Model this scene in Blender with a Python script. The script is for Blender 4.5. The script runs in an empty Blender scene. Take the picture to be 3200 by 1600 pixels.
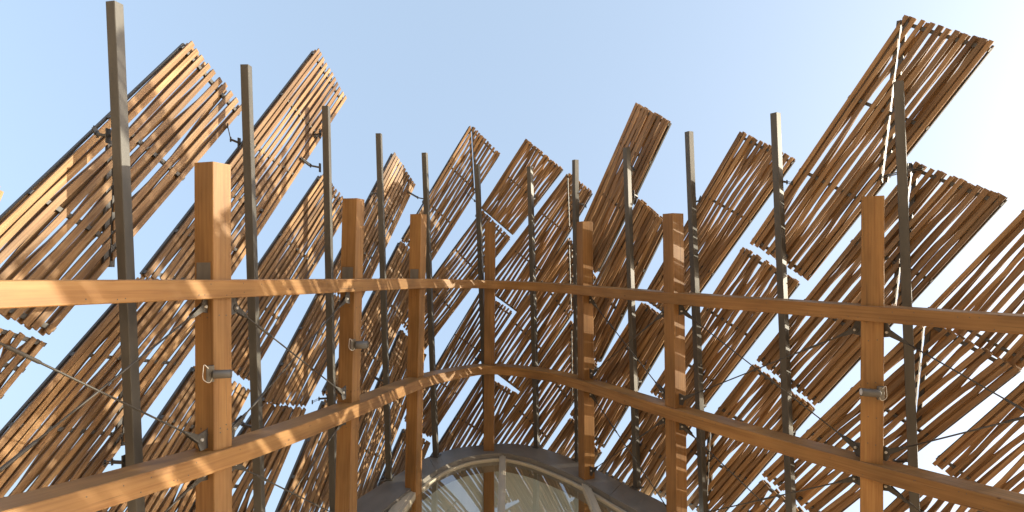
import bpy, math, random
from mathutils import Vector, Matrix
random.seed(11)
sc = bpy.context.scene
COL = sc.collection

# ------------------------------------------------------------------ camera, sky, sun, exposure
PITCH = math.radians(42.0)          # the camera looks steeply up at the sloping roof frame
ROLL = math.radians(18.0)           # and the sloping frame falls to the left
EYE = Vector((0.0, 0.0, 1.6))
RM = Matrix.Rotation(PITCH, 4, 'X') @ Matrix.Rotation(-ROLL, 4, 'Y')
F, CX, CY = 1860.0, 1600.0, 800.0

cam = bpy.data.cameras.new('camera')
cam.sensor_width = 36.0
cam.lens = 36.0 * F / 3200.0
cam.clip_start, cam.clip_end = 0.05, 6000.0
cam_o = bpy.data.objects.new('camera', cam)
COL.objects.link(cam_o)
cam_o.location = EYE
cam_o.rotation_euler = (RM @ Matrix.Rotation(math.pi / 2, 4, 'X')).to_euler()
sc.camera = cam_o

SUN_LOCAL = Vector((0.97, 0.17, 0.07)).normalized()      # right, depth, up in the leaning frame
SUN = (RM.to_3x3() @ SUN_LOCAL).normalized()
sun_el = math.asin(SUN.z)
sun_rot = math.atan2(SUN.x, SUN.y)
world = bpy.data.worlds.new('World')
sc.world = world
world.use_nodes = True
wn = world.node_tree.nodes
sky = wn.new('ShaderNodeTexSky')
sky.sky_type = 'NISHITA'
sky.sun_disc = False
sky.sun_elevation = sun_el
sky.sun_rotation = sun_rot
sky.air_density = 1.0
sky.dust_density = 7.0
sky.ozone_density = 1.3
wn['Background'].inputs['Strength'].default_value = 0.15
veil = wn.new('ShaderNodeMix')                       # thin even high cloud: pulls the clear-sky contrast down all over
veil.data_type = 'RGBA'
veil.inputs[0].default_value = 0.5
veil.inputs[7].default_value = (1.68, 2.16, 2.66, 1)
world.node_tree.links.new(sky.outputs[0], veil.inputs[6])
world.node_tree.links.new(veil.outputs[2], wn['Background'].inputs['Color'])

sl = bpy.data.lights.new('sun', 'SUN')
sl.energy = 2.7
sl.angle = math.radians(0.53)
sl.color = (1.0, 0.92, 0.73)
so = bpy.data.objects.new('sun', sl)
COL.objects.link(so)
so.rotation_euler = SUN.to_track_quat('Z', 'Y').to_euler()
so.location = (30, 0, 30)

sc.view_settings.view_transform = 'Standard'
sc.view_settings.look = 'None'
sc.view_settings.gamma = 1.0
sc.view_settings.use_curve_mapping = False
sc.view_settings.exposure = 1.48
sc.render.engine = 'CYCLES'
sc.cycles.max_bounces = 8
sc.cycles.transparent_max_bounces = 12

# ------------------------------------------------------------------ materials
def mat(name):
    m = bpy.data.materials.new(name)
    m.use_nodes = True
    nt = m.node_tree
    return m, nt, nt.nodes, nt.links, nt.nodes['Principled BSDF']

def ramp(N, stops):
    r = N.new('ShaderNodeValToRGB')
    e = r.color_ramp.elements
    e[0].position, e[0].color = stops[0][0], (*stops[0][1], 1)
    e[1].position, e[1].color = stops[-1][0], (*stops[-1][1], 1)
    for p, c in stops[1:-1]:
        x = e.new(p); x.color = (*c, 1)
    return r

def mixc(N, L, a, b, f, mode='MIX'):
    x = N.new('ShaderNodeMix'); x.data_type = 'RGBA'; x.blend_type = mode
    for s, v in ((x.inputs[0], f), (x.inputs[6], a), (x.inputs[7], b)):
        if isinstance(v, bpy.types.NodeSocket): L.new(v, s)
        elif isinstance(v, tuple): s.default_value = (*v, 1)
        else: s.default_value = v
    return x.outputs[2]

def grain(N, L, scale_u, scale_v, sc_=1.0, detail=5, seed_by_object=True):
    uv = N.new('ShaderNodeUVMap')
    mp = N.new('ShaderNodeMapping')
    mp.inputs['Scale'].default_value = (scale_u, scale_v, 1)
    L.new(uv.outputs[0], mp.inputs['Vector'])
    if seed_by_object:
        oi = N.new('ShaderNodeObjectInfo')
        cb = N.new('ShaderNodeCombineXYZ')
        ma = N.new('ShaderNodeMath'); ma.operation = 'MULTIPLY'; ma.inputs[1].default_value = 97.0
        L.new(oi.outputs['Random'], ma.inputs[0])
        L.new(ma.outputs[0], cb.inputs[0]); L.new(ma.outputs[0], cb.inputs[2])
        L.new(cb.outputs[0], mp.inputs['Location'])
    n = N.new('ShaderNodeTexNoise')
    n.inputs['Scale'].default_value = sc_; n.inputs['Detail'].default_value = detail
    L.new(mp.outputs[0], n.inputs['Vector'])
    return n.outputs['Fac'], mp.outputs[0]

def wood(name, dark, mid, light, knots=0.0, var=0.35, rough=0.6, spec=0.3):
    m, nt, N, L, B = mat(name)
    g, _ = grain(N, L, 1.2, 38.0)
    r = ramp(N, [(0.28, dark), (0.5, mid), (0.74, light)])
    L.new(g, r.inputs[0])
    g2, _ = grain(N, L, 0.9, 3.0, 1.0, 3)                    # slow tone changes along the board
    r2 = ramp(N, [(0.28, (0.62, 0.60, 0.57)), (0.72, (1.16, 1.13, 1.08))])
    L.new(g2, r2.inputs[0])
    c = mixc(N, L, r.outputs[0], r2.outputs[0], 1.0, 'MULTIPLY')
    oi = N.new('ShaderNodeObjectInfo')                        # each board has its own tone
    lo, hi = 1 - var, 1 + var * 0.8
    r3 = ramp(N, [(0.0, (lo, lo * 0.96, lo * 0.9)), (0.5, (1, 1, 1)), (1.0, (hi, hi * 0.97, hi * 0.86))])
    L.new(oi.outputs['Random'], r3.inputs[0])
    c = mixc(N, L, c, r3.outputs[0], 1.0, 'MULTIPLY')
    if knots > 0:
        uv = N.new('ShaderNodeUVMap')
        mp = N.new('ShaderNodeMapping'); mp.inputs['Scale'].default_value = (3.2, 6.5, 1)
        L.new(uv.outputs[0], mp.inputs['Vector'])
        v = N.new('ShaderNodeTexVoronoi'); v.inputs['Scale'].default_value = 1.0
        L.new(mp.outputs[0], v.inputs['Vector'])
        rk = ramp(N, [(0.045, (1, 1, 1)), (0.095, (0, 0, 0))])
        L.new(v.outputs['Distance'], rk.inputs[0])
        sep = N.new('ShaderNodeSeparateColor'); L.new(v.outputs['Color'], sep.inputs[0])
        lt = N.new('ShaderNodeMath'); lt.operation = 'LESS_THAN'; lt.inputs[1].default_value = knots
        L.new(sep.outputs[0], lt.inputs[0])
        mu = N.new('ShaderNodeMath'); mu.operation = 'MULTIPLY'
        L.new(rk.outputs[0], mu.inputs[0]); L.new(lt.outputs[0], mu.inputs[1])
        mu2 = N.new('ShaderNodeMath'); mu2.operation = 'MULTIPLY'; mu2.inputs[1].default_value = 0.8
        L.new(mu.outputs[0], mu2.inputs[0])
        c = mixc(N, L, c, (0.07, 0.03, 0.012), mu2.outputs[0])
    if knots > 0.2:                                           # fine drying cracks along the grain
        ck, _ = grain(N, L, 0.8, 55.0, 1.0, 2)
        rc = ramp(N, [(0.70, (0, 0, 0)), (0.735, (0.75, 0.75, 0.75))]); L.new(ck, rc.inputs[0])
        c = mixc(N, L, c, (0.05, 0.025, 0.012), rc.outputs[0])
    L.new(c, B.inputs['Base Color'])
    B.inputs['Roughness'].default_value = rough
    B.inputs['Specular IOR Level'].default_value = spec
    bp = N.new('ShaderNodeBump'); bp.inputs['Strength'].default_value = 0.25; bp.inputs['Distance'].default_value = 0.003
    L.new(g, bp.inputs['Height']); L.new(bp.outputs[0], B.inputs['Normal'])
    return m

def metal(name, col, rough=0.45, metallic=0.4, var=0.18):
    m, nt, N, L, B = mat(name)
    g, _ = grain(N, L, 1.5, 6.0, 1.5, 6)
    r = ramp(N, [(0.3, tuple(x * (1 - var) for x in col)), (0.7, tuple(x * (1 + var) for x in col))])
    L.new(g, r.inputs[0]); L.new(r.outputs[0], B.inputs['Base Color'])
    rr = N.new('ShaderNodeMapRange'); rr.inputs[3].default_value = rough - 0.08; rr.inputs[4].default_value = rough + 0.1
    L.new(g, rr.inputs[0]); L.new(rr.outputs[0], B.inputs['Roughness'])
    B.inputs['Metallic'].default_value = metallic
    return m

M_GLU = wood('glulam', (0.225, 0.107, 0.037), (0.285, 0.150, 0.053), (0.32, 0.180, 0.069), knots=0.36, var=0.15, rough=0.5, spec=0.35)
M_SLAT = wood('slat_wood', (0.18, 0.094, 0.043), (0.29, 0.172, 0.086), (0.365, 0.243, 0.138), knots=0.05, var=0.34, rough=0.55, spec=0.3)
M_MAST = metal('bronze_aluminium', (0.088, 0.080, 0.068), 0.5, 0.15)
M_BAT = metal('dark_steel', (0.075, 0.07, 0.066), 0.5, 0.3)
M_ROD = metal('rod_steel', (0.055, 0.048, 0.040), 0.55, 0.1)
M_PIN = metal('bright_steel', (0.5, 0.48, 0.44), 0.35, 0.7)
M_FASC = metal('fascia_steel', (0.20, 0.180, 0.155), 0.48, 0.2, 0.12)
M_FRAME = metal('champagne_aluminium', (0.52, 0.45, 0.34), 0.5, 0.1, 0.06)
M_LAMP = metal('lamp_grey', (0.115, 0.108, 0.10), 0.45, 0.2, 0.1)
M_PLATE = metal('galvanised_plate', (0.17, 0.155, 0.135), 0.5, 0.4, 0.25)
M_CABLE = metal('cable_white', (0.6, 0.56, 0.5), 0.5, 0.0)

def glass_mat():
    m, nt, N, L, B = mat('roof_glass')
    N.remove(B)
    tr = N.new('ShaderNodeBsdfTransparent'); tr.inputs[0].default_value = (0.86, 0.87, 0.85, 1)
    gl = N.new('ShaderNodeBsdfGlossy'); gl.inputs['Roughness'].default_value = 0.015
    gl.inputs[0].default_value = (0.92, 0.95, 1.0, 1)
    fr = N.new('ShaderNodeFresnel'); fr.inputs[0].default_value = 3.0
    ge = N.new('ShaderNodeNewGeometry')
    iv = N.new('ShaderNodeMath'); iv.operation = 'SUBTRACT'; iv.inputs[0].default_value = 1.0
    L.new(ge.outputs['Backfacing'], iv.inputs[1])
    mu = N.new('ShaderNodeMath'); mu.operation = 'MULTIPLY'
    L.new(fr.outputs[0], mu.inputs[0]); L.new(iv.outputs[0], mu.inputs[1])
    nz = N.new('ShaderNodeTexNoise'); nz.inputs['Scale'].default_value = 0.9
    tc = N.new('ShaderNodeTexCoord'); L.new(tc.outputs['Object'], nz.inputs['Vector'])
    bp = N.new('ShaderNodeBump'); bp.inputs['Strength'].default_value = 0.003; bp.inputs['Distance'].default_value = 0.05
    L.new(nz.outputs['Fac'], bp.inputs['Height']); L.new(bp.outputs[0], gl.inputs['Normal'])
    mx = N.new('ShaderNodeMixShader')
    L.new(mu.outputs[0], mx.inputs[0]); L.new(tr.outputs[0], mx.inputs[1]); L.new(gl.outputs[0], mx.inputs[2])
    L.new(mx.outputs[0], N['Material Output'].inputs[0])
    return m
M_GLASS = glass_mat()

def ground_mat():
    m, nt, N, L, B = mat('plaza_paving')
    tc = N.new('ShaderNodeTexCoord')
    b = N.new('ShaderNodeTexBrick'); b.inputs['Scale'].default_value = 1.0
    b.inputs['Color1'].default_value = (0.58, 0.42, 0.26, 1); b.inputs['Color2'].default_value = (0.52, 0.38, 0.235, 1)
    b.inputs['Mortar'].default_value = (0.3, 0.22, 0.14, 1); b.inputs['Mortar Size'].default_value = 0.012
    L.new(tc.outputs['Object'], b.inputs['Vector'])
    n = N.new('ShaderNodeTexNoise'); n.inputs['Scale'].default_value = 0.4
    L.new(tc.outputs['Object'], n.inputs['Vector'])
    r = ramp(N, [(0.3, (0.85, 0.85, 0.85)), (0.7, (1.1, 1.1, 1.1))]); L.new(n.outputs[0], r.inputs[0])
    L.new(mixc(N, L, b.outputs['Color'], r.outputs[0], 1.0, 'MULTIPLY'), B.inputs['Base Color'])
    B.inputs['Roughness'].default_value = 0.8
    return m

# ------------------------------------------------------------------ mesh helpers (leaning frame: x right, y depth, z up the wall)
class MB:
    def __init__(s): s.v, s.f, s.uv = [], [], []
    def sweep(s, pts, sides, ups, w, h, ch=0.0, caps=True, roll=None):
        """rectangular section w (along side) by h (along up) swept along pts; ch = chamfer"""
        if ch > 0:
            a, b = w / 2, h / 2
            base = [(-a + ch, -b), (a - ch, -b), (a, -b + ch), (a, b - ch), (a - ch, b), (-a + ch, b), (-a, b - ch), (-a, -b + ch)]
        else:
            base = [(-w / 2, -h / 2), (w / 2, -h / 2), (w / 2, h / 2), (-w / 2, h / 2)]
        k = len(base); o = len(s.v); dist = 0.0; ds = []
        for i, p in enumerate(pts):
            if i: dist += (p - pts[i - 1]).length
            ds.append(dist)
            sd, up = sides[i], ups[i]
            if roll:
                c_, s_ = math.cos(roll[i]), math.sin(roll[i])
                sd, up = sd * c_ + up * s_, up * c_ - sd * s_
            for x, y in base: s.v.append(tuple(p + sd * x + up * y))
        per = [0.0]
        for j in range(k):
            x0, y0 = base[j]; x1, y1 = base[(j + 1) % k]
            per.append(per[-1] + math.hypot(x1 - x0, y1 - y0))
        for i in range(len(pts) - 1):
            for j in range(k):
                j2 = (j + 1) % k
                s.f.append((o + i * k + j, o + i * k + j2, o + (i + 1) * k + j2, o + (i + 1) * k + j))
                s.uv.append(((ds[i], per[j]), (ds[i], per[j + 1]), (ds[i + 1], per[j + 1]), (ds[i + 1], per[j])))
        if caps:
            s.f.append(tuple(o + j for j in range(k))[::-1]); s.uv.append(tuple((base[j][0], base[j][1]) for j in range(k))[::-1])
            e = o + (len(pts) - 1) * k
            s.f.append(tuple(e + j for j in range(k))); s.uv.append(tuple((base[j][0], base[j][1]) for j in range(k)))
    def bar(s, a, b, side, w, h, ch=0.0):
        d = (b - a).normalized(); sd = (side - d * side.dot(d)).normalized(); up = sd.cross(d).normalized()
        s.sweep([a, b], [sd, sd], [up, up], w, h, ch)
    def tube(s, pts, r, n=8):
        o = len(s.v); rs = r if isinstance(r, list) else [r] * len(pts); dist = 0
        prev = None
        for i, p in enumerate(pts):
            t = (pts[min(i + 1, len(pts) - 1)] - pts[max(i - 1, 0)]).normalized()
            ref = Vector((0, 0, 1)) if abs(t.z) < 0.9 else Vector((1, 0, 0))
            if prev is not None: ref = prev
            a = (ref - t * ref.dot(t)).normalized(); b = t.cross(a); prev = a
            for j in range(n):
                an = 2 * math.pi * j / n
                s.v.append(tuple(p + (a * math.cos(an) + b * math.sin(an)) * rs[i]))
        for i in range(len(pts) - 1):
            l = (pts[i + 1] - pts[i]).length
            for j in range(n):
                j2 = (j + 1) % n
                s.f.append((o + i * n + j, o + i * n + j2, o + (i + 1) * n + j2, o + (i + 1) * n + j))
                s.uv.append(((dist, j * .02), (dist, j * .02 + .02), (dist + l, j * .02 + .02), (dist + l, j * .02)))
            dist += l
        s.f.append(tuple(o + j for j in range(n))[::-1]); s.uv.append(tuple((0, 0) for j in range(n)))
        e = o + (len(pts) - 1) * n
        s.f.append(tuple(e + j for j in range(n))); s.uv.append(tuple((0, 0) for j in range(n)))
    def poly_prism(s, top, drop):
        """polygon (list of Vectors) extruded by the vector drop"""
        o = len(s.v); n = len(top)
        for p in top: s.v.append(tuple(p))
        for p in top: s.v.append(tuple(p + drop))
        s.f.append(tuple(o + i for i in range(n))); s.uv.append(tuple((p.x, p.y) for p in top))
        s.f.append(tuple(o + n + i for i in range(n))[::-1]); s.uv.append(tuple((p.x, p.y) for p in top)[::-1])
        for i in range(n):
            j = (i + 1) % n
            s.f.append((o + j, o + i, o + n + i, o + n + j)); l = (top[j] - top[i]).length
            s.uv.append(((l, 0), (0, 0), (0, drop.length), (l, drop.length)))
    def build(s, name, material, parent, base, smooth=False):
        me = bpy.data.meshes.new(name)
        me.from_pydata([(x - base.x, y - base.y, z - base.z) for x, y, z in s.v], [], s.f)
        uv = me.uv_layers.new(name='UVMap')
        flat = [c for face in s.uv for c in face]
        for i, c in enumerate(flat): uv.data[i].uv = c
        if smooth:
            for p in me.polygons: p.use_smooth = len(p.vertices) == 4
        me.materials.append(material)
        o = bpy.data.objects.new(name, me)
        COL.objects.link(o)
        if parent is not None: o.parent = parent
        return o

def to_world(p): return RM @ p + EYE

def thing(name, label, cat, base, group=None):
    o = bpy.data.objects.new(name, None)
    o.empty_display_size = 0.2
    COL.objects.link(o)
    o.location = to_world(base)
    o.rotation_euler = RM.to_euler()
    o['label'] = label; o['category'] = cat
    if group: o['group'] = group
    return o

def catmull(pts, n):
    P = [pts[0] * 2 - pts[1]] + list(pts) + [pts[-1] * 2 - pts[-2]]
    out = []
    for i in range(1, len(P) - 2):
        p0, p1, p2, p3 = P[i - 1:i + 3]
        for k in range(n):
            t = k / n
            out.append(0.5 * ((2 * p1) + (p2 - p0) * t + (2 * p0 - 5 * p1 + 4 * p2 - p3) * t * t + (3 * p1 - p0 - 3 * p2 + p3) * t ** 3))
    out.append(P[-2].copy())
    return out

def interp_curve(pts2):
    """curve in plan (x, depth) -> depth by view slope x/depth"""
    c = catmull([Vector((x, y, 0)) for x, y in pts2], 14)
    ts = [p.x / p.y for p in c]
    def f(t):
        for i in range(len(c) - 1):
            if t <= ts[i + 1] or i == len(c) - 2:
                k = (t - ts[i]) / (ts[i + 1] - ts[i])
                p = c[i].lerp(c[i + 1], k); tg = (c[i + 1] - c[i]).normalized()
                p = Vector((t * p.y, p.y, 0))
                return p, Vector((-tg.y, tg.x, 0))      # outward normal
    return f

UPV = Vector((0, 0, 1))
# columns: plan position, image slope points (top, bottom), top height, right/left face ratio
COLS = [((-3.30, 6.6), (665, 512), (669, 1600), 1.00),
        ((-2.60, 9.8), (1105, 622), (1081, 1600), 0.56),
        ((-2.00, 12.6), (1308, 670), (1292, 1480), 0.55),
        ((-0.58, 15.0), (1532, 697), (1528, 1400), 0.05),
        ((1.62, 13.1), (1827, 693), (1833, 1480), 1.65),
        ((2.92, 10.7), (2103, 668), (2115, 1600), 1.05),
        ((4.85, 8.0), (2728, 615), (2724, 1600), 0.03)]
WALL = [(-4.0, 3.4)] + [c[0] for c in COLS] + [(6.63, 5.34), (7.6, 3.6)]
wall_at = interp_curve(WALL)
MASTS = [  # depth, top xy, lower xy, right/left, ends on the fascia
    (6.41, (358, 10), (425, 1560), 1.05, False),
    (8.54, (769, 205), (811, 1582), 0.50, False),
    (10.7, (1019, 333), (1041, 1489), 0.35, False),
    (13.0, (1184, 418), (1216, 1495), 0.28, True),
    (14.5, (1327, 478), (1362, 1424), 0.45, True),
    (15.5, (1491, 514), (1522, 1390), 0.45, True),
    (15.2, (1656, 521), (1678, 1398), 0.75, True),
    (14.2, (1798, 500), (1806, 1432), 1.40, True),
    (12.5, (1958, 462), (1991, 1530), 0.95, True),
    (11.2, (2153, 412), (2199, 1598), 1.05, False),
    (9.8, (2423, 354), (2472, 1598), 0.70, False),
    (8.3, (2808, 256), (2858, 1575), 0.05, False)]
OUT = [((x - CX) / F * d, d) for d, (x, _), _b, _r, _e in MASTS]
PC = []
for i, (x, y) in enumerate(OUT):                       # panel surface: just outside the masts
    a, b = Vector(OUT[max(i - 1, 0)]), Vector(OUT[min(i + 1, len(OUT) - 1)])
    t = (b - a).normalized(); n = Vector((-t.y, t.x))
    p = Vector((x, y)) + n * 0.34
    PC.append((p.x, p.y))
e0 = Vector(PC[0]) - (Vector(PC[1]) - Vector(PC[0])).normalized() * 2.6
e00 = e0 - (Vector(PC[1]) - Vector(PC[0])).normalized() * 1.4
e1 = Vector(PC[-1]) + (Vector(PC[-1]) - Vector(PC[-2])).normalized() * 2.0
e2 = e1 + (Vector(PC[-1]) - Vector(PC[-2])).normalized() * 2.0
panel_at = interp_curve([tuple(e00), tuple(e0)] + PC + [tuple(e1), tuple(e2)])

def on(curve, x, y, off=0.0):
    p, n = curve((x - CX) / F)
    return Vector((p.x, p.y, -(y - CY) / F * p.y)) + n * off, n

def at(x, y, d): return Vector(((x - CX) / F * d, d, -(y - CY) / F * d))
def on_level(x, y, z):
    d = -z * F / (y - CY)
    return Vector(((x - CX) / F * d, d, z))
AX = RM.to_3x3()
def ground_z(x, d): return -(EYE.z + x * AX[2][0] + d * AX[2][1]) / AX[2][2]

def face_axes(x, ratio):
    ray = Vector(((x - CX) / F, 1, 0)).normalized(); m = -ray
    th = math.atan(ratio)
    nl = Matrix.Rotation(-th, 3, 'Z') @ m            # left visible face normal
    nr = Matrix.Rotation(math.pi / 2 - th, 3, 'Z') @ m
    return nl, nr

# ------------------------------------------------------------------ ground
me = bpy.data.meshes.new('ground')
S = 2500
me.from_pydata([(-S, -S, 0), (S, -S, 0), (S, S, 0), (-S, S, 0)], [], [(0, 1, 2, 3)])
me.materials.append(ground_mat())
g = bpy.data.objects.new('ground', me); COL.objects.link(g); g['kind'] = 'structure'

# ------------------------------------------------------------------ timber columns
CB = 0.262
col_labels = [
    'thick honey-coloured timber column left of the others, with steel inset and floodlight',
    'timber column second from the left, carrying a small floodlight halfway between the beams',
    'timber column standing on the curved steel fascia left of the glass roof',
    'slim timber column showing one face, standing on the top of the steel fascia arch',
    'timber column standing on the right flank of the steel fascia, broad bands of sun on it',
    'timber column striped with diagonal sun, second timber column from the right',
    'plain brown timber column farthest right, a floodlight pointing left on it']
COLPOS = []
for i, ((px, pd), tp, bt, ratio) in enumerate(COLS):
    top = at(tp[0], tp[1], pd); low = at(bt[0], bt[1], pd)
    zg = ground_z(px, pd)
    slope = (low.x - top.x) / (low.z - top.z)
    bot = Vector((low.x, pd, zg))
    if zg < low.z: bot.x = low.x + slope * 0.0
    nl, nr = face_axes(tp[0], ratio)
    t = thing('timber_column', col_labels[i], 'column', bot, 'timber columns of the curved frame')
    mb = MB()
    pts = [bot, low, top]
    mb.sweep(pts, [nl] * 3, [-nr] * 3, CB, CB, 0.007)
    mb.build('post', M_GLU, t, bot)
    COLPOS.append((top, low, nl, nr, pd, slope, t, bot))
    def xz(y):   # column axis at image height y
        z = -(y - CY) / F * pd
        return Vector((top.x + (z - top.z) * slope, pd, z))
    if i in (0, 1, 2):       # steel plate let into the left face just above the upper beam
        ytop = [820, 834, 841][i]; ybot = [874, 871, 870][i]
        a, b = xz(ytop), xz(ybot)
        mb = MB(); mb.bar(a + nl * (CB / 2 - 0.004), b + nl * (CB / 2 - 0.004), nr, 0.195, 0.016, 0.002)
        pl = mb.build('steel_inset', M_PLATE, t, bot)
        fr = MB()
        for s_ in (-1, 1):
            fr.bar(a + nl * CB / 2 + nr * s_ * 0.105, b + nl * CB / 2 + nr * s_ * 0.105, nr, 0.014, 0.008)
        fr.bar(a + nl * CB / 2 - nr * 0.112 + UPV * 0.007, a + nl * CB / 2 + nr * 0.112 + UPV * 0.007, UPV, 0.014, 0.008)
        fr.build('inset_rim', M_GLU, t, bot)
    if i == 4:
        a, b = xz(855), xz(880)
        mb = MB(); mb.bar(a + nr * (CB / 2 - 0.002), b + nr * (CB / 2 - 0.002), nl, 0.19, 0.012, 0.002)
        mb.build('timber_plug', M_GLU, t, bot)
    # rows of dark screw heads near the beams
    mb = MB()
    for yy in {0: (985, 1330, 1345), 1: (960, 1215, 1330), 2: (925, 1160, 1470), 3: (920, 1100), 4: (940, 1245), 5: (965, 1240), 6: (1060, 1190, 1300, 1380)}[i]:
        for nn, sd in ((nl, nr), (nr, nl)):
            if nn.dot(Vector((-(tp[0] - CX) / F, -1, 0))) < 0.1: continue
            for s_ in (-0.05, 0.05):
                c = xz(yy + random.uniform(-4, 4)) + nn * (CB / 2) + sd * (s_ + random.uniform(-.01, .01))
                mb.tube([c - nn * 0.004, c + nn * 0.003], 0.0075, 7)
    mb.build('screw_heads', M_BAT, t, bot)['kind'] = 'stuff'

# ------------------------------------------------------------------ ring beams
BW = 0.36
def ring_beam(name, label, ztop, zbot):
    pts = [Vector((x, d, (a + b) / 2)) for (x, d), a, b in zip(WALL[:-1], ztop, zbot)]
    m1, m2 = pts[3].lerp(pts[4], 0.5), pts[4].lerp(pts[5], 0.5)
    m1 += Vector((-0.08, 0.05, 0)); m2 += Vector((0.18, 0.22, 0))
    pts = pts[:4] + [m1, pts[4], m2] + pts[5:]
    hs = [a - b for a, b in zip(ztop, zbot)]
    n = 12
    path = catmull(pts, n)
    for _ in range(30):                               # steam-bent timber: no kinks
        path = [path[0]] + [path[i] * 0.5 + (path[i - 1] + path[i + 1]) * 0.25 for i in range(1, len(path) - 1)] + [path[-1]]
    base = path[0].copy()
    t = thing(name, label, 'beam', base)
    h = sum(hs) / len(hs)
    jt = 5 * n                                        # joint at the middle column
    def part(lo, hi):
        P = path[lo:hi + 1]; T = [(P[min(i + 1, len(P) - 1)] - P[max(i - 1, 0)]).normalized() for i in range(len(P))]
        sd = [Vector((T_.y, -T_.x, 0)).normalized() for T_ in T]
        up = [s_.cross(T_).normalized() for s_, T_ in zip(sd, T)]
        up = [u if u.z > 0 else -u for u in up]
        if lo: P[0] = P[0] + T[0] * 0.004
        mb = MB(); mb.sweep(P, sd, up, BW, h, 0.008)
        return mb.build('beam_length', M_GLU, t, base)
    part(0, jt); part(jt, len(path) - 1)
    # screw heads along the inner face
    mb = MB()
    for i in range(6, len(path) - 1):
        T_ = (path[min(i + 1, len(path) - 1)] - path[i - 1]).normalized()
        nn = Vector((T_.y, -T_.x, 0)).normalized()
        for k in range(2):
            if random.random() < 0.5: continue
            c = path[i] + T_ * random.uniform(-.1, .1) + nn * (BW / 2) + UPV * random.choice((-0.055, 0.05)) + UPV * random.uniform(-.015, .015)
            mb.tube([c - nn * .004, c + nn * .002], 0.006, 7)
    mb.build('screw_heads', M_BAT, t, base)['kind'] = 'stuff'
    return t
ring_beam('ring_beam', 'upper curved timber beam crossing all the columns, sunlit at its left end',
          [-.15, -.267, -.377, -.486, -.607, -.64, -.647, -.656, -.66], [-.33, -.461, -.576, -.670, -.82, -.855, -.86, -.87, -.875])
ring_beam('ring_beam', 'lower curved timber beam sweeping round above the grey steel fascia',
          [-1.70, -2.146, -2.40, -2.55, -2.72, -2.70, -2.69, -2.75, -2.68], [-1.90, -2.345, -2.60, -2.76, -2.93, -2.92, -2.92, -2.97, -2.90])

# ------------------------------------------------------------------ masts and their panel brackets
MS = 0.118
mast_labels = [
    'tallest grey metal mast, near the left edge of the photo, patches of sun on it',
    'grey metal mast just right of the thickest timber column',
    'grey metal mast with two bracket arms just left of the second timber column',
    'grey metal mast between the second and third timber columns from the left',
    'grey metal mast hugging the right side of the third timber column from the left',
    'thin grey metal mast hugging the left side of the slim middle column',
    'thin grey metal mast in front of dense slats at the top of the arch',
    'grey metal mast hidden down its lower length by the broad-banded sunlit column',
    'grey metal mast in front of the narrow panel that juts up alone',
    'grey metal mast just right of the timber column striped with diagonal sun',
    'tall grey metal mast against the panel edge right of the striped column',
    'dark grey metal mast just right of the farthest right timber column']
BR = {  # bracket arms per mast: image points of the arm's panel end and mast end
    0: [((278, 404), (350, 424)), ((312, 1446), (400, 1446))], 1: [((698, 394), (757, 448)), ((733, 1312), (800, 1336))],
    2: [((930, 496), (1008, 524)), ((978, 428), (1008, 418)), ((965, 1256), (1032, 1244))], 3: [((1152, 604), (1186, 604)), ((1166, 1180), (1208, 1192)), ((1180, 1500), (1212, 1506))],
    4: [((1268, 600), (1330, 622)), ((1322, 640), (1334, 625))], 5: [((1454, 602), (1494, 634)), ((1484, 1120), (1514, 1132)), ((1486, 675), (1498, 668))],
    6: [((1674, 612), (1662, 622)), ((1690, 1186), (1672, 1192))], 7: [((1838, 646), (1803, 636))], 8: [((1978, 520), (1966, 534)), ((1990, 636), (1974, 606)), ((2000, 1200), (1986, 1192))],
    9: [((2196, 618), (2166, 630)), ((2206, 1270), (2190, 1268))], 10: [((2482, 573), (2436, 566)), ((2462, 795), (2444, 806)), ((2486, 1360), (2466, 1352))],
    11: [((2758, 556), (2826, 528)), ((2888, 528), (2826, 532)), ((2800, 1440), (2854, 1444))]}
Z_FAS = -4.87
for i, (d, tp, bt, ratio, ends) in enumerate(MASTS):
    top, low = at(tp[0], tp[1], d), at(bt[0], bt[1], d)
    nl, nr = face_axes(tp[0], ratio)
    dirv = (low - top).normalized()
    if ends: bot = low + dirv * ((Z_FAS + 0.006 - low.z) / dirv.z)
    else: bot = low + dirv * ((ground_z(low.x, d) - low.z) / dirv.z)
    t = thing('metal_mast', mast_labels[i], 'mast', bot, 'metal masts that hold the slatted panels')
    mb = MB()
    mb.sweep([bot, top], [nl] * 2, [-nr] * 2, MS, MS, 0.006)
    mb.build('tube', M_MAST, t, bot)
    if ends:
        mb = MB(); mb.bar(bot, bot + UPV * 0.014, nl, 0.24, 0.2, 0.003); mb.build('base_plate', M_MAST, t, bot)
    for (pa, pb) in BR.get(i, []):
        q, nrm = on(panel_at, pa[0], pa[1], -0.07)
        s_pt = at(pb[0], pb[1], d)
        out = Vector(panel_at((tp[0] - CX) / F)[1])
        elbow = s_pt + out * 0.13 + (q - s_pt) * 0.25
        mb = MB()
        for o_ in (-0.012, 0.012):
            mb.bar(elbow + UPV * o_, q + UPV * o_, UPV, 0.008, 0.055)
        br = mb.build('bracket_arm', M_BAT, t, bot)
        mb = MB(); mb.bar(s_pt + out * 0.03, elbow, UPV, 0.03, 0.04, 0.004); mb.build('bracket_stub', M_BAT, t, bot)
        mb = MB(); mb.bar(s_pt + out * 0.05 - UPV * .08, s_pt + out * 0.05 + UPV * .08, nrm.cross(UPV), 0.06, 0.012); mb.build('bracket_plate', M_BAT, t, bot)
        for c_ in (elbow, q):
            mb = MB(); mb.tube([c_ - UPV * .036, c_ + UPV * .036], 0.012, 8); mb.build('bracket_pin', M_BAT, t, bot, True)

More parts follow.
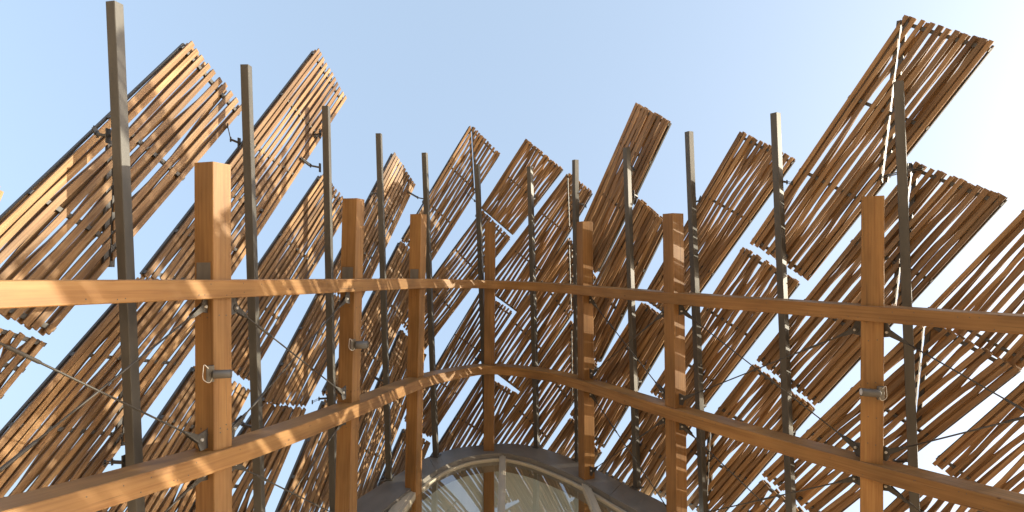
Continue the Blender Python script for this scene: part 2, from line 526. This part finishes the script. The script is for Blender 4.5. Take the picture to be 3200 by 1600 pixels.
# ------------------------------------------------------------------ slatted panels
ctrl = 4
def panel(label, T1, T2, B1, B2, n=11, wf=0.54, wb=0.55, bats=(0.025, 0.34, 0.66, 0.975), off=0.0, seam=None, tilt=0.0, wig=1.0, flush=False):
    T1, T2, B1, B2 = [Vector((*p, 0)) for p in (T1, T2, B1, B2)]
    def img(u, v):
        return T1.lerp(T2, u).lerp(B1.lerp(B2, u), v)
    def P(u, v, o=0.0):
        q = img(u, v)
        return on(panel_at, q.x, q.y, off + tilt * v + o)
    base = P(0.5, 0.5)[0]
    t = thing('slatted_panel', label, 'slatted panel', base, 'slatted timber panels hung from the masts')
    def frame(u, v):
        a = P(u, v); e = 0.01
        tg = (P(u, v + e)[0] - P(u, v - e)[0]).normalized()
        nm = a[1]; nm = (nm - tg * nm.dot(tg)).normalized()
        return tg, nm.cross(tg).normalized(), nm
    # slat pitch in metres, square to the slats, at the panel's middle
    tg, sd, nm = frame(0.5, 0.5)
    pitch = abs((P(0.5 + 0.5 / n, 0.5)[0] - P(0.5 - 0.5 / n, 0.5)[0]).dot(sd))
    length = (P(.5, 1)[0] - P(.5, 0)[0]).length
    BT = min(0.05, pitch * 0.36)                        # batten thickness
    ST = min(0.022, pitch * 0.16)                       # slat thickness
    def seam_v(u):
        if not seam: return None
        (x0, y0), (x1, y1) = seam
        lo, hi = 0.0, 1.0
        def sgn(v):
            q = img(u, v); return (q.x - (x0 + (x1 - x0) * (q.y - y0) / (y1 - y0)))
        if sgn(0) * sgn(1) >= 0: return None
        for _ in range(24):
            m = (lo + hi) / 2
            if sgn(lo) * sgn(m) <= 0: hi = m
            else: lo = m
        return (lo + hi) / 2
    def spline(vals, v):
        x = min(max(v, 0), 0.9999) * (len(vals) - 1); i = int(x); f = x - i
        f = f * f * (3 - 2 * f)
        return vals[i] * (1 - f) + vals[i + 1] * f
    rng = random.Random(label)
    def slat(j, layer):
        if layer == 0:
            c0 = (j + 0.5) / n; amp = 0.16 * wig
            ofs = [rng.uniform(-1, 1) * amp / n for _ in range(ctrl)]
            wid = pitch * wf * rng.uniform(0.9, 1.12)
            if j in (0, n - 1): ofs = [(0.12 if j == 0 else -0.12) / n] * ctrl
        else:
            c0 = (j + 0.5) / n; sgn_ = rng.choice((-1, 1))
            ofs = [(sgn_ * (-1) ** k * rng.uniform(0.05, 0.5) + rng.uniform(-.12, .12)) * wig / n for k in range(ctrl)]
            wid = pitch * wb * rng.uniform(0.9, 1.15)
            if j == 0: ofs = [abs(x) for x in ofs]
            if j == n - 1: ofs = [-abs(x) for x in ofs]
        rl = [rng.uniform(-1, 1) * (0.06 if layer == 0 else 0.16) for _ in range(ctrl)]
        rl[0] = rl[-1] = 0.0
        ov = (-1 if layer == 0 else 1) * (BT / 2 + ST / 2 + 0.001)
        v0 = rng.uniform(-0.006, 0.004) * (2.6 / max(length, 1)); v1 = 1 - rng.uniform(-0.006, 0.004) * (2.6 / max(length, 1))
        if flush: v1 = 0.994
        half = wid / 2 / (pitch * n)
        uc = lambda v: min(max(c0 + spline(ofs, v), half * 0.6), 1 - half * 0.6)
        sv = seam_v(uc(0.5))
        if sv is not None: sv = seam_v(uc(sv))
        rngs = [(v0, v1)]
        if sv is not None:
            gp = 0.034 / length
            rngs = [r for r in ((v0, sv - gp), (sv + gp, v1)) if r[1] - r[0] > 0.015]
        for a, b in rngs:
            cut_a = sv is not None and abs(a - (sv + gp if sv is not None else 9)) < 1e-6
            cut_b = sv is not None and abs(b - (sv - gp if sv is not None else 9)) < 1e-6
            k = max(2, int(13 * (b - a) + 1))
            vs = [a + (b - a) * q / k for q in range(k + 1)]
            pts, sds, ups, rls = [], [], [], []
            for v in vs:
                u = uc(v); tg, sd, nm = frame(u, v)
                pts.append(P(u, v, ov)[0]); sds.append(sd); ups.append(nm); rls.append(spline(rl, v))
            for flag, q_ in ((cut_a, 0), (cut_b, -1)):
                if not flag: continue
                (x0, y0), (x1, y1) = seam
                iq = img(uc(vs[q_]), vs[q_]); f_ = (iq.y - y0) / (y1 - y0)
                pa = on(panel_at, x0 + (x1 - x0) * (f_ - .03), y0 + (y1 - y0) * (f_ - .03), off)[0]
                pb = on(panel_at, x0 + (x1 - x0) * (f_ + .03), y0 + (y1 - y0) * (f_ + .03), off)[0]
                S_ = (pb - pa).normalized(); dt = S_.dot(sds[q_])
                if abs(dt) > 0.25: sds[q_] = S_ / dt; rls[q_] = 0.0
            mb = MB(); mb.sweep(pts, sds, ups, wid, ST, 0, True, rls)
            mb.build('slat', M_SLAT, t, base)
    for j in range(n): slat(j, 1)
    for j in range(n): slat(j, 0)
    if flush: bats = tuple(bats[:-1]) + (0.990,)
    for v in bats:
        m_ = 8; us = [0.02 + 0.96 * k / m_ for k in range(m_ + 1)]
        pts, sds, ups = [], [], []
        for u in us:
            tg, sd, nm = frame(u, v); pts.append(P(u, v)[0])
            sds.append(tg); ups.append(nm)
        mb = MB(); mb.sweep(pts, sds, ups, BT * 1.2, BT * 0.96); mb.build('batten', M_BAT, t, base)
    for u in (0.03, 0.97):
        pts, sds, ups = [], [], []
        for k in range(9):
            v = 0.01 + 0.98 * k / 8; tg, sd, nm = frame(u, v); pts.append(P(u, v, BT * 0.9)[0]); sds.append(sd); ups.append(nm)
        mb = MB(); mb.sweep(pts, sds, ups, BT * 0.7, BT * 0.8); mb.build('edge_rail', M_BAT, t, base)
    if seam:
        (x0, y0), (x1, y1) = seam
        for s_ in (-1, 1):
            pts = []; nms = []
            for k in range(7):
                f = 0.02 + 0.95 * k / 6
                p, nm = on(panel_at, x0 + (x1 - x0) * f, y0 + (y1 - y0) * f, off); pts.append(p); nms.append(nm)
            tgs = [(pts[min(i + 1, 6)] - pts[max(i - 1, 0)]).normalized() for i in range(7)]
            sds = [nm.cross(tg).normalized() for nm, tg in zip(nms, tgs)]
            pts = [p + sd * s_ * 0.042 for p, sd in zip(pts, sds)]
            mb = MB(); mb.sweep(pts, sds, nms, 0.058, BT * 0.8); mb.build('seam_strap', M_BAT, t, base)
    return t

PANELS = [
 ('big sunlit panel behind the tallest mast, top end against blue sky', (584, 123), (764, 345), (-215, 885), (160, 1052), dict(n=10, wf=.56, wb=.52, bats=(.025, .31, .62, .975), seam=((352, 400), (337, 848)))),
 ('small sliver of a panel peeping in at the left edge beside blue sky', (-140, 430), (7, 612), (-420, 700), (-120, 960), dict(n=8)),
 ('short panel end at the left edge, just below a sky slit and the upper beam', (-210, 960), (152, 1074), (-420, 1210), (-60, 1330), dict(n=10)),
 ('sunlit panel rising behind the mast just right of the thickest column', (986, 148), (1081, 314), (436, 862), (694, 912), dict(n=11, wf=.54, wb=.5, bats=(.02, .2, .4, .6, .8, .98))),
 ('panel under the upper beam left of the thickest column, sun-dappled top end', (424, 870), (742, 900), (-180, 1560), (235, 1600), dict(n=12, wf=.54, wb=.54, seam=((391, 1215), (373, 1400)))),
 ('panel whose top corner tucks behind the mast left of the second column', (1005, 542), (1098, 648), (628, 1098), (782, 1192), dict(n=11, off=.02)),
 ('shaded panel crossing the lower beam behind the thickest column, below a sky slit', (608, 1142), (782, 1222), (290, 1610), (560, 1660), dict(n=11)),
 ('small-topped panel between the second column and the mast right of it, clear sky above', (1228, 473), (1297, 581), (1006, 898), (1126, 945), dict(n=11, wf=.56, wb=.52)),
 ('long shaded panel between upper and lower beams left of the second column', (1003, 905), (1122, 955), (818, 1256), (958, 1268), dict(n=10, off=.02)),
 ('shaded panel under the lower beam, between the thickest column and the second column', (816, 1262), (955, 1278), (560, 1640), (800, 1660), dict(n=10)),
 ('golden panel with thin dark seam peaking left of the slim middle column', (1468, 387), (1565, 483), (1254, 748), (1346, 824), dict(n=11, wf=.54, wb=.52, seam=((1472, 392), (1484, 606)))),
 ('panel crossing the upper beam between the second and third columns from the left', (1249, 752), (1340, 832), (1008, 1228), (1120, 1292), dict(n=11)),
 ('shaded panel under the lower beam just left of the second column', (1012, 1250), (1140, 1295), (862, 1612), (1012, 1622), dict(n=10)),
 ('golden panel with sunlit bands left of the slim middle column, level with the upper beam', (1505, 654), (1597, 745), (1252, 1008), (1330, 1096), dict(n=11, wf=.54, wb=.52, off=.03)),
 ('shaded panel crossing the lower beam between the second and third columns', (1251, 1028), (1331, 1112), (1025, 1580), (1145, 1600), dict(n=11)),
 ('golden panel above the lower beam just left of the slim middle column', (1500, 905), (1604, 976), (1262, 1312), (1345, 1368), dict(n=11, wf=.54, wb=.52)),
 ('small panel scrap beside the third column, just above the fascia', (1262, 1338), (1345, 1384), (1130, 1640), (1225, 1680), dict(n=9, bats=(.03, .5, .97))),
 ('brown panel peaking right of the slim middle column, bright slit under its lower end', (1640, 430), (1759, 530), (1501, 648), (1603, 736), dict(flush=True, n=12, wf=.62, wb=.64, bats=(.03, .5, .97), off=.03)),
 ('dense brown panel with a bright vertical slit, its top poking into the sky', (1776, 537), (1852, 603), (1501, 893), (1630, 988), dict(flush=True, n=12, wf=.60, wb=.62, seam=((1776, 540), (1782, 712)))),
 ('narrow upright panel jutting alone into the sky behind a grey mast', (1981, 320), (2092, 380), (1784, 772), (1862, 856), dict(n=9, wf=.60, wb=.66, bats=(.02, .27, .6, .98), off=.05)),
 ('dense brown panel between the beams right of the slim middle column', (1779, 735), (1862, 872), (1501, 1132), (1628, 1227), dict(flush=True, n=12, wf=.60, wb=.62, seam=((1781, 755), (1788, 972)))),
 ('golden-edged panel touching the steel fascia beside the slim middle column', (1505, 1168), (1622, 1232), (1262, 1560), (1400, 1640), dict(n=11, wf=.54, wb=.55)),
 ('brown panel peeking up left of the striped column', (1996, 620), (2088, 698), (1784, 1020), (1872, 1138), dict(n=9, wf=.58, wb=.68)),
 ('dense brown panel just above the fascia, left of the broad-banded sunlit column', (1784, 996), (1866, 1148), (1500, 1392), (1640, 1490), dict(n=12, wf=.60, wb=.62, seam=((1789, 1020), (1792, 1245)))),
 ('brown panel crossing the lower beam between the broad-banded and striped columns', (2005, 944), (2110, 1020), (1780, 1290), (1882, 1406), dict(n=9, wf=.56, wb=.66)),
 ('panel tucked behind the fascia under the broad-banded sunlit column', (1780, 1302), (1880, 1414), (1540, 1640), (1660, 1760), dict(n=10, wf=.56, wb=.66)),
 ('broad brown panel peaking between the two masts right of the striped column', (2310, 408), (2489, 498), (2005, 932), (2120, 1012), dict(flush=True, n=11, wf=.60, wb=.62, bats=(.025, .38, .7, .98))),
 ('brown panel starting under a white gap, crossing the upper beam behind a mast', (2318, 768), (2503, 886), (2030, 1222), (2172, 1312), dict(n=11, wf=.60, wb=.68, bats=(.025, .42, .75, .98))),
 ('brown panel below the lower beam behind the foot of the striped column', (2022, 1236), (2164, 1326), (1790, 1580), (1960, 1680), dict(n=10, wf=.58, wb=.68)),
 ('brown panel under the crossing of two tie rods, dipping behind the lower beam', (2349, 1133), (2550, 1280), (2036, 1538), (2250, 1625), dict(n=11, wf=.58, wb=.68, seam=((2226, 1290), (2212, 1560)))),
 ('tallest brown panel, split by a slit beside the dark mast', (2820, 45), (3117, 136), (2342, 754), (2527, 876), dict(n=11, wf=.56, wb=.72, bats=(.03, .36, .68, .985), seam=((2822, 52), (2757, 585)))),
 ('broad brown panel right of the dark mast, top end sloping against white sky', (2853, 503), (3157, 621), (2361, 1119), (2557, 1270), dict(n=11, wf=.56, wb=.72, bats=(.03, .4, .7, .985), seam=((2856, 500), (2800, 965)))),
 ('brown panel between the beams right of the farthest right column, under a bright-ended panel', (2884, 988), (3200, 1160), (2376, 1478), (2585, 1640), dict(n=11, wf=.58, wb=.74, bats=(.02, .45, .72, .98), seam=((2891, 1015), (2858, 1330)))),
 ('bright-ended panel entering from the right edge above the upper beam', (3800, 10), (4080, 190), (2856, 984), (3190, 1166), dict(off=.14, n=12, wf=.58, wb=.72)),
 ('brown panel from the right edge with its lower corner just above the lower beam', (3720, 720), (4000, 900), (2907, 1438), (3180, 1640), dict(n=11, wf=.58, wb=.72)),
 ('panel corner under the lower beam at the bottom, left of the farthest right column', (2376, 1496), (2590, 1660), (2160, 1720), (2360, 1860), dict(n=10, wf=.56, wb=.66)),
 ('panel at the bottom right corner under the lower beam, right of the farthest right column', (2884, 1466), (3180, 1668), (2640, 1700), (2920, 1900), dict(n=11, wf=.56, wb=.66)),
 ('slatted panel continuing the right wall, upper one just past the edge of the photo', (3900, -500), (4160, -330), (3262, 140), (3440, 420), dict(n=11)),
 ('slatted panel continuing the right wall, lower one just past the edge of the photo', (4180, -180), (4480, 20), (3640, 330), (3900, 560), dict(n=11)),
 ]
for lab, a, b, c, d, kw in PANELS: panel(lab, a, b, c, d, **kw)

# ------------------------------------------------------------------ steel fascia ring
BACK = [(900, 1720), (1030, 1618), (1118, 1560), (1190, 1514), (1264, 1470), (1321, 1436), (1373, 1415), (1420, 1402), (1466, 1395), (1528, 1389), (1580, 1386), (1630, 1389), (1680, 1398), (1717, 1408), (1764, 1424), (1811, 1443), (1873, 1473), (1978, 1526), (2050, 1559), (2100, 1590), (2140, 1640)]
FRONT = [(1000, 1760), (1120, 1660), (1190, 1600), (1250, 1552), (1310, 1507), (1350, 1478), (1388, 1455), (1430, 1438), (1466, 1427), (1520, 1418.5), (1570, 1416), (1620, 1424), (1660, 1434), (1686, 1443), (1750, 1468), (1811, 1496), (1868, 1527), (1925, 1560), (1997, 1600), (2060, 1640), (2110, 1680)]
bk = catmull([on_level(x, y, Z_FAS) for x, y in BACK], 3); fr = catmull([on_level(x, y, Z_FAS) for x, y in FRONT], 3)
fb = on_level(1570, 1400, Z_FAS)
ft = thing('steel_fascia', 'curved dark steel fascia arching over the glass roof below the columns', 'fascia', fb)
def ring_strip(mb, A, B, z0, z1, lo, hi):
    """solid strip between curves A (outer) and B (inner)"""
    for i in range(lo, hi):
        pass
    o = len(mb.v); n = hi - lo + 1
    for i in range(lo, hi + 1):
        a, b = A[i], B[i]
        for p, z in ((a, z0), (b, z0), (b, z1), (a, z1)): mb.v.append((p.x, p.y, z))
    for k in range(n - 1):
        for j in range(4):
            j2 = (j + 1) % 4
            mb.f.append((o + k * 4 + j, o + k * 4 + j2, o + k * 4 + 4 + j2, o + k * 4 + 4 + j))
            mb.uv.append(((k * .2, j * .5), (k * .2, j * .5 + .5), (k * .2 + .2, j * .5 + .5), (k * .2 + .2, j * .5)))
    mb.f.append((o + 3, o + 2, o + 1, o)); mb.uv.append(((0, 0),) * 4)
    e = o + (n - 1) * 4
    mb.f.append((e, e + 1, e + 2, e + 3)); mb.uv.append(((0, 0),) * 4)
cuts = [0, 16, 50, len(bk) - 1]
for k in range(3):
    lo, hi = cuts[k], cuts[k + 1]
    A = [p.copy() for p in bk]; B = [p.copy() for p in fr]
    if k:
        A[lo] = A[lo].lerp(A[lo + 1], 0.05); B[lo] = B[lo].lerp(B[lo + 1], 0.05)
    mb = MB(); ring_strip(mb, A, B, Z_FAS, Z_FAS - 0.11, lo, hi); mb.build('fascia_plate', M_FASC, ft, fb)
mb = MB()
for i in (14, 15, 17, 18, 51, 52, 53):
    for f in (0.35, 0.5, 0.65):
        p = bk[i].lerp(fr[i], f); mb.tube([Vector((p.x, p.y, Z_FAS - .003)), Vector((p.x, p.y, Z_FAS + 0.006))], 0.013, 7)
mb.build('bolt_heads', M_FASC, ft, fb)['kind'] = 'stuff'
def offs(C, k): # move the curve towards the camera side by k metres (in plan)
    out = []
    for i, p in enumerate(C):
        T_ = (C[min(i + 1, len(C) - 1)] - C[max(i - 1, 0)]).normalized(); n = Vector((T_.y, -T_.x, 0)).normalized()
        out.append(p + n * k)
    return out

# ------------------------------------------------------------------ glass roof in front of the fascia
ZG = Z_FAS - 0.15
gt = thing('glass_roof', 'arched glass roof in pale metal frames, mirroring the slats', 'glass roof', fb)
f1 = offs(fr, 0.0); f2 = offs(fr, 0.075); f3 = offs(fr, 0.02)
lo, hi = 6, len(fr) - 6
mb = MB(); ring_strip(mb, [p for p in f3], f2, ZG + 0.035, ZG - 0.04, lo, hi); mb.build('edge_frame', M_FRAME, gt, fb)
mb = MB(); ring_strip(mb, offs(fr, -0.25), f3, Z_FAS - 0.112, ZG - 0.3, lo, hi); mb.build('edge_upstand', M_FASC, gt, fb)
def gl(x, y): return on_level(x, y, ZG)
mull = [(gl(1571, 1419), gl(1563, 1760), 0.19), (gl(1306, 1512), gl(1215, 1640), 0.34), (gl(1824, 1508), gl(1895, 1680), 0.2)]
inner = [Vector((p.x, p.y, ZG)) for p in f2]
def side_at(m, y):  # x of a mullion axis at plan depth y
    a, b, _ = m; k = (y - a.y) / (b.y - a.y); return a.x + (b.x - a.x) * k
for a, b, w in mull:
    d_ = (b - a).normalized()
    aa = a - d_ * 0.02 + UPV * 0.012; bb = a + d_ * 6.0 + UPV * 0.012
    mb = MB(); mb.bar(aa, bb, UPV, 0.14, w * 0.8, 0.006)
    mu = mb.build('mullion', M_FRAME, gt, fb)
    mb = MB(); mb.bar(aa + UPV * 0.0725 + d_ * .03, bb + UPV * 0.0725, UPV, 0.02, w * 0.36, 0.003); mb.build('cover_strip', M_FRAME, mu, fb)
order = [None, mull[1], mull[0], mull[2], None]
YN = 6.5
for k in range(4):
    L_, R_ = order[k], order[k + 1]
    poly = []
    for p in inner:
        if p.y < YN + .2: continue
        if L_ and p.x < side_at(L_, p.y): continue
        if R_ and p.x > side_at(R_, p.y): continue
        poly.append(p.copy())
    if not poly: continue
    if L_: poly = [Vector((side_at(L_, YN), YN, ZG))] + poly
    else: poly = [Vector((poly[0].x, YN, ZG))] + poly
    if R_: poly = poly + [Vector((side_at(R_, YN), YN, ZG))]
    else: poly = poly + [Vector((poly[-1].x, YN, ZG))]
    poly = poly[::-1]
    mb = MB(); mb.poly_prism(poly, Vector((0, 0, -0.016))); mb.build('pane', M_GLASS, gt, fb)

# pale plastered wall of the room below, standing behind the columns under the fascia
wt = thing('interior_wall', 'pale inner wall seen through the arched glass roof', 'wall', Vector((fb.x, fb.y, Z_FAS - 4.5)))
wa = offs(fr, -0.40)
mb = MB(); ring_strip(mb, offs(fr, -0.58), wa, Z_FAS - 0.125, Z_FAS - 4.5, 2, len(fr) - 3)
M_WALL, nt_, N_, L_2, B_ = mat('pale_plaster')
nz_ = N_.new('ShaderNodeTexNoise'); nz_.inputs['Scale'].default_value = 1.3; nz_.inputs['Detail'].default_value = 4
rp_ = ramp(N_, [(0.35, (0.55, 0.68, 0.80)), (0.65, (0.66, 0.78, 0.88))])
L_2.new(nz_.outputs['Fac'], rp_.inputs[0]); L_2.new(rp_.outputs[0], B_.inputs['Base Color']); B_.inputs['Roughness'].default_value = 0.75
mb.build('wall_lining', M_WALL, wt, Vector((fb.x, fb.y, Z_FAS - 4.5)))

# ------------------------------------------------------------------ tie rods
RODS = [
 ('tie rod with a turnbuckle ending at the foot of the thickest column', (-120, 1018), (620, 1374), .18, (0, 1)),
 ('tie rod slanting down left from under the upper beam at the thickest column', (632, 958), (-120, 1560), .84, (1, 0)),
 ('tie rod falling from the thickest column top right to the second column foot', (730, 962), (1066, 1226), .22, (1, 1)),
 ('tie rod rising from the thickest column foot to the top of the second column', (1078, 934), (724, 1338), .82, (1, 1)),
 ('tie rod falling right from just under the lower beam at the thickest column', (726, 1450), (1075, 1622), .2, (1, 0)),
 ('tie rod falling left from under the lower beam at the second column', (1066, 1316), (840, 1640), .15, (1, 0)),
 ('tie rod falling left from under the lower beam at the thickest column', (628, 1484), (470, 1640), .3, (1, 0)),
 ('tie rod from the top of the broad-banded column down to the striped column foot', (1849, 938), (2076, 1226), .3, (1, 1)),
 ('tie rod from the broad-banded column, above the lower beam, up to the striped column', (1853, 1166), (2074, 980), .8, (1, 1)),
 ('long tie rod falling from the striped column to the foot of the farthest right column', (2135, 972), (2678, 1396), .55, (1, 1)),
 ('long tie rod rising from the striped column foot to the farthest right column', (2136, 1245), (2676, 1030), .8, (1, 1)),
 ('tie rod falling from the farthest right column to the right edge between the beams', (2776, 1038), (3320, 1348), .8, (1, 0)),
 ('tie rod rising from the farthest right column foot to the right edge', (2774, 1412), (3320, 1274), .8, (1, 0)),
 ('tie rod falling right under the lower beam from the broad-banded column', (1850, 1232), (2110, 1620), .3, (1, 0)),
 ('tie rod from the fascia beside the broad-banded column up to the striped column', (1852, 1470), (2078, 1312), .75, (1, 1)),
 ('tie rod falling right from under the lower beam at the striped column', (2137, 1332), (2470, 1650), .2, (1, 0)),
 ('tie rod falling left from under the lower beam at the farthest right column', (2674, 1494), (2080, 1630), .4, (1, 0)),
 ('tie rod falling right from under the lower beam at the farthest right column', (2773, 1518), (2960, 1660), .3, (1, 0))]
for lab, a, b, tb, pl in RODS:
    A, na = on(wall_at, a[0], a[1], -0.02); B, nb = on(wall_at, b[0], b[1], -0.02)
    d_ = (B - A).normalized(); base = A
    t = thing('tie_rod', lab, 'tie rod', base, 'steel tie rods bracing the columns')
    mb = MB(); mb.tube([A + d_ * 0.05, B - d_ * 0.05], 0.0098, 8); mb.build('rod', M_ROD, t, base, True)
    c = A.lerp(B, tb)
    mb = MB(); mb.tube([c - d_ * .16, c - d_ * .14, c + d_ * .14, c + d_ * .16], [.012, .016, .016, .012], 10); mb.build('turnbuckle', M_ROD, t, base, True)
    for (p, q, n_, dd, has, xim) in ((A, B, na, d_, pl[0], a[0]), (B, A, nb, -d_, pl[1], b[0])):
        if not has: continue
        sidev = n_.cross(dd).normalized()
        # fork: a flat tapering plate pair with rounded eye
        mb = MB()
        for o_ in (-0.018, 0.018):
            pts = []
            for k in range(7):
                an = math.pi / 2 + math.pi * k / 6
                pts.append(p + (dd * math.cos(an) + sidev * math.sin(an)) * 0.042 + n_ * o_)
            pts += [p + dd * 0.20 - sidev * 0.020 + n_ * o_, p + dd * 0.20 + sidev * 0.020 + n_ * o_]
            mb.poly_prism(pts, n_ * 0.011)
        mb.tube([p + dd * .18, p + dd * .27], [0.024, 0.014], 10)
        fk = mb.build('fork', M_ROD, t, base)
        mb = MB(); mb.tube([p - n_ * .036, p + n_ * .036], 0.017, 10); mb.build('pin', M_PIN, fk, base, True)
        # gusset on the column side
        back = -dd; back.z = 0; back = back.normalized()
        up = 1 if dd.z > 0 else -1
        mb = MB()
        g0 = p - n_ * 0.008
        pts = [g0 + back * .11 + UPV * (.085 * up), g0 - back * .02 + UPV * (.06 * up), g0 - back * .05, g0 - back * .03 - UPV * (.05 * up), g0 + back * .0 - UPV * (.12 * up), g0 + back * .11 - UPV * (.12 * up)]
        mb.poly_prism(pts, n_ * 0.016); mb.build('gusset_plate', M_BAT, t, base)

# ------------------------------------------------------------------ floodlights on the columns
def floodlight(label, ci, bx, by, ex, ey, fwd_right, box_left):
    top, low, nl, nr, pd, slope, ct, cb = COLPOS[ci]
    cam_dir = Vector((-(bx - CX) / F, -1, 0)).normalized()
    d = pd - 0.26
    a = at(bx, by, d + (0 if fwd_right else 0.03)); b = at(ex, ey, d + (0.09 if fwd_right else 0.0))
    t = thing('floodlight', label, 'floodlight', a, 'floodlights fixed to the columns')
    ax = (b - a).normalized(); r = 27 / F * d / 2 * (0.92 if ci else 1.0)
    mb = MB(); mb.tube([a, a + ax * .004, b - ax * .004, b], [r * .93, r, r, r * .95], 20); mb.build('lamp_body', M_LAMP, t, a, True)
    # rim and lens on the open end
    end = b if fwd_right else a; dr = ax if fwd_right else -ax
    mb = MB(); mb.tube([end - dr * .002, end + dr * .012], [r * 1.02, r * 1.02], 20); rim = mb.build('rim', M_LAMP, t, a, True)
    mb = MB(); mb.tube([end + dr * .0125, end + dr * .016], [r * .84, r * .8], 20); mb.build('lens', M_CABLE, rim, a, True)
    # junction box on the column
    s0 = a if box_left else b
    dirb = -ax if box_left else ax
    q = s0 + dirb * (.045) + Vector((0, .05, 0))
    mb = MB(); mb.bar(q - UPV * .085, q + UPV * .085, ax, .075, .06, .006); bx_ = mb.build('junction_box', M_PLATE, t, a)
    mb = MB(); mb.bar(s0 - ax * 0.0 + Vector((0, .01, 0)), q, UPV, .05, .05, .004); mb.bar(q, q + Vector((0, .16, 0)), UPV, .03, .03); mb.build('mount', M_PLATE, t, a)
    c = q - Vector((0, .035, 0))
    pts = [c + UPV * .06, c + dirb * .04 + UPV * .10, c + dirb * .05 + UPV * .04, c + dirb * .05 - UPV * .05, c - dirb * .01 - UPV * .09, s0 - dirb * .012 - UPV * r * .4 - Vector((0, .01, 0))]
    mb = MB(); mb.tube(catmull(pts, 5), .0045, 6); mb.build('cable', M_CABLE, t, a, True)
floodlight('grey floodlight with looped cable on the thickest column, between the beams', 0, 664, 1170, 720, 1168, True, True)
floodlight('small grey floodlight on the second column from the left', 1, 1109, 1078, 1146, 1077, True, True)
floodlight('grey floodlight pointing left, on the farthest right column', 6, 2694, 1225, 2748, 1230, False, False)
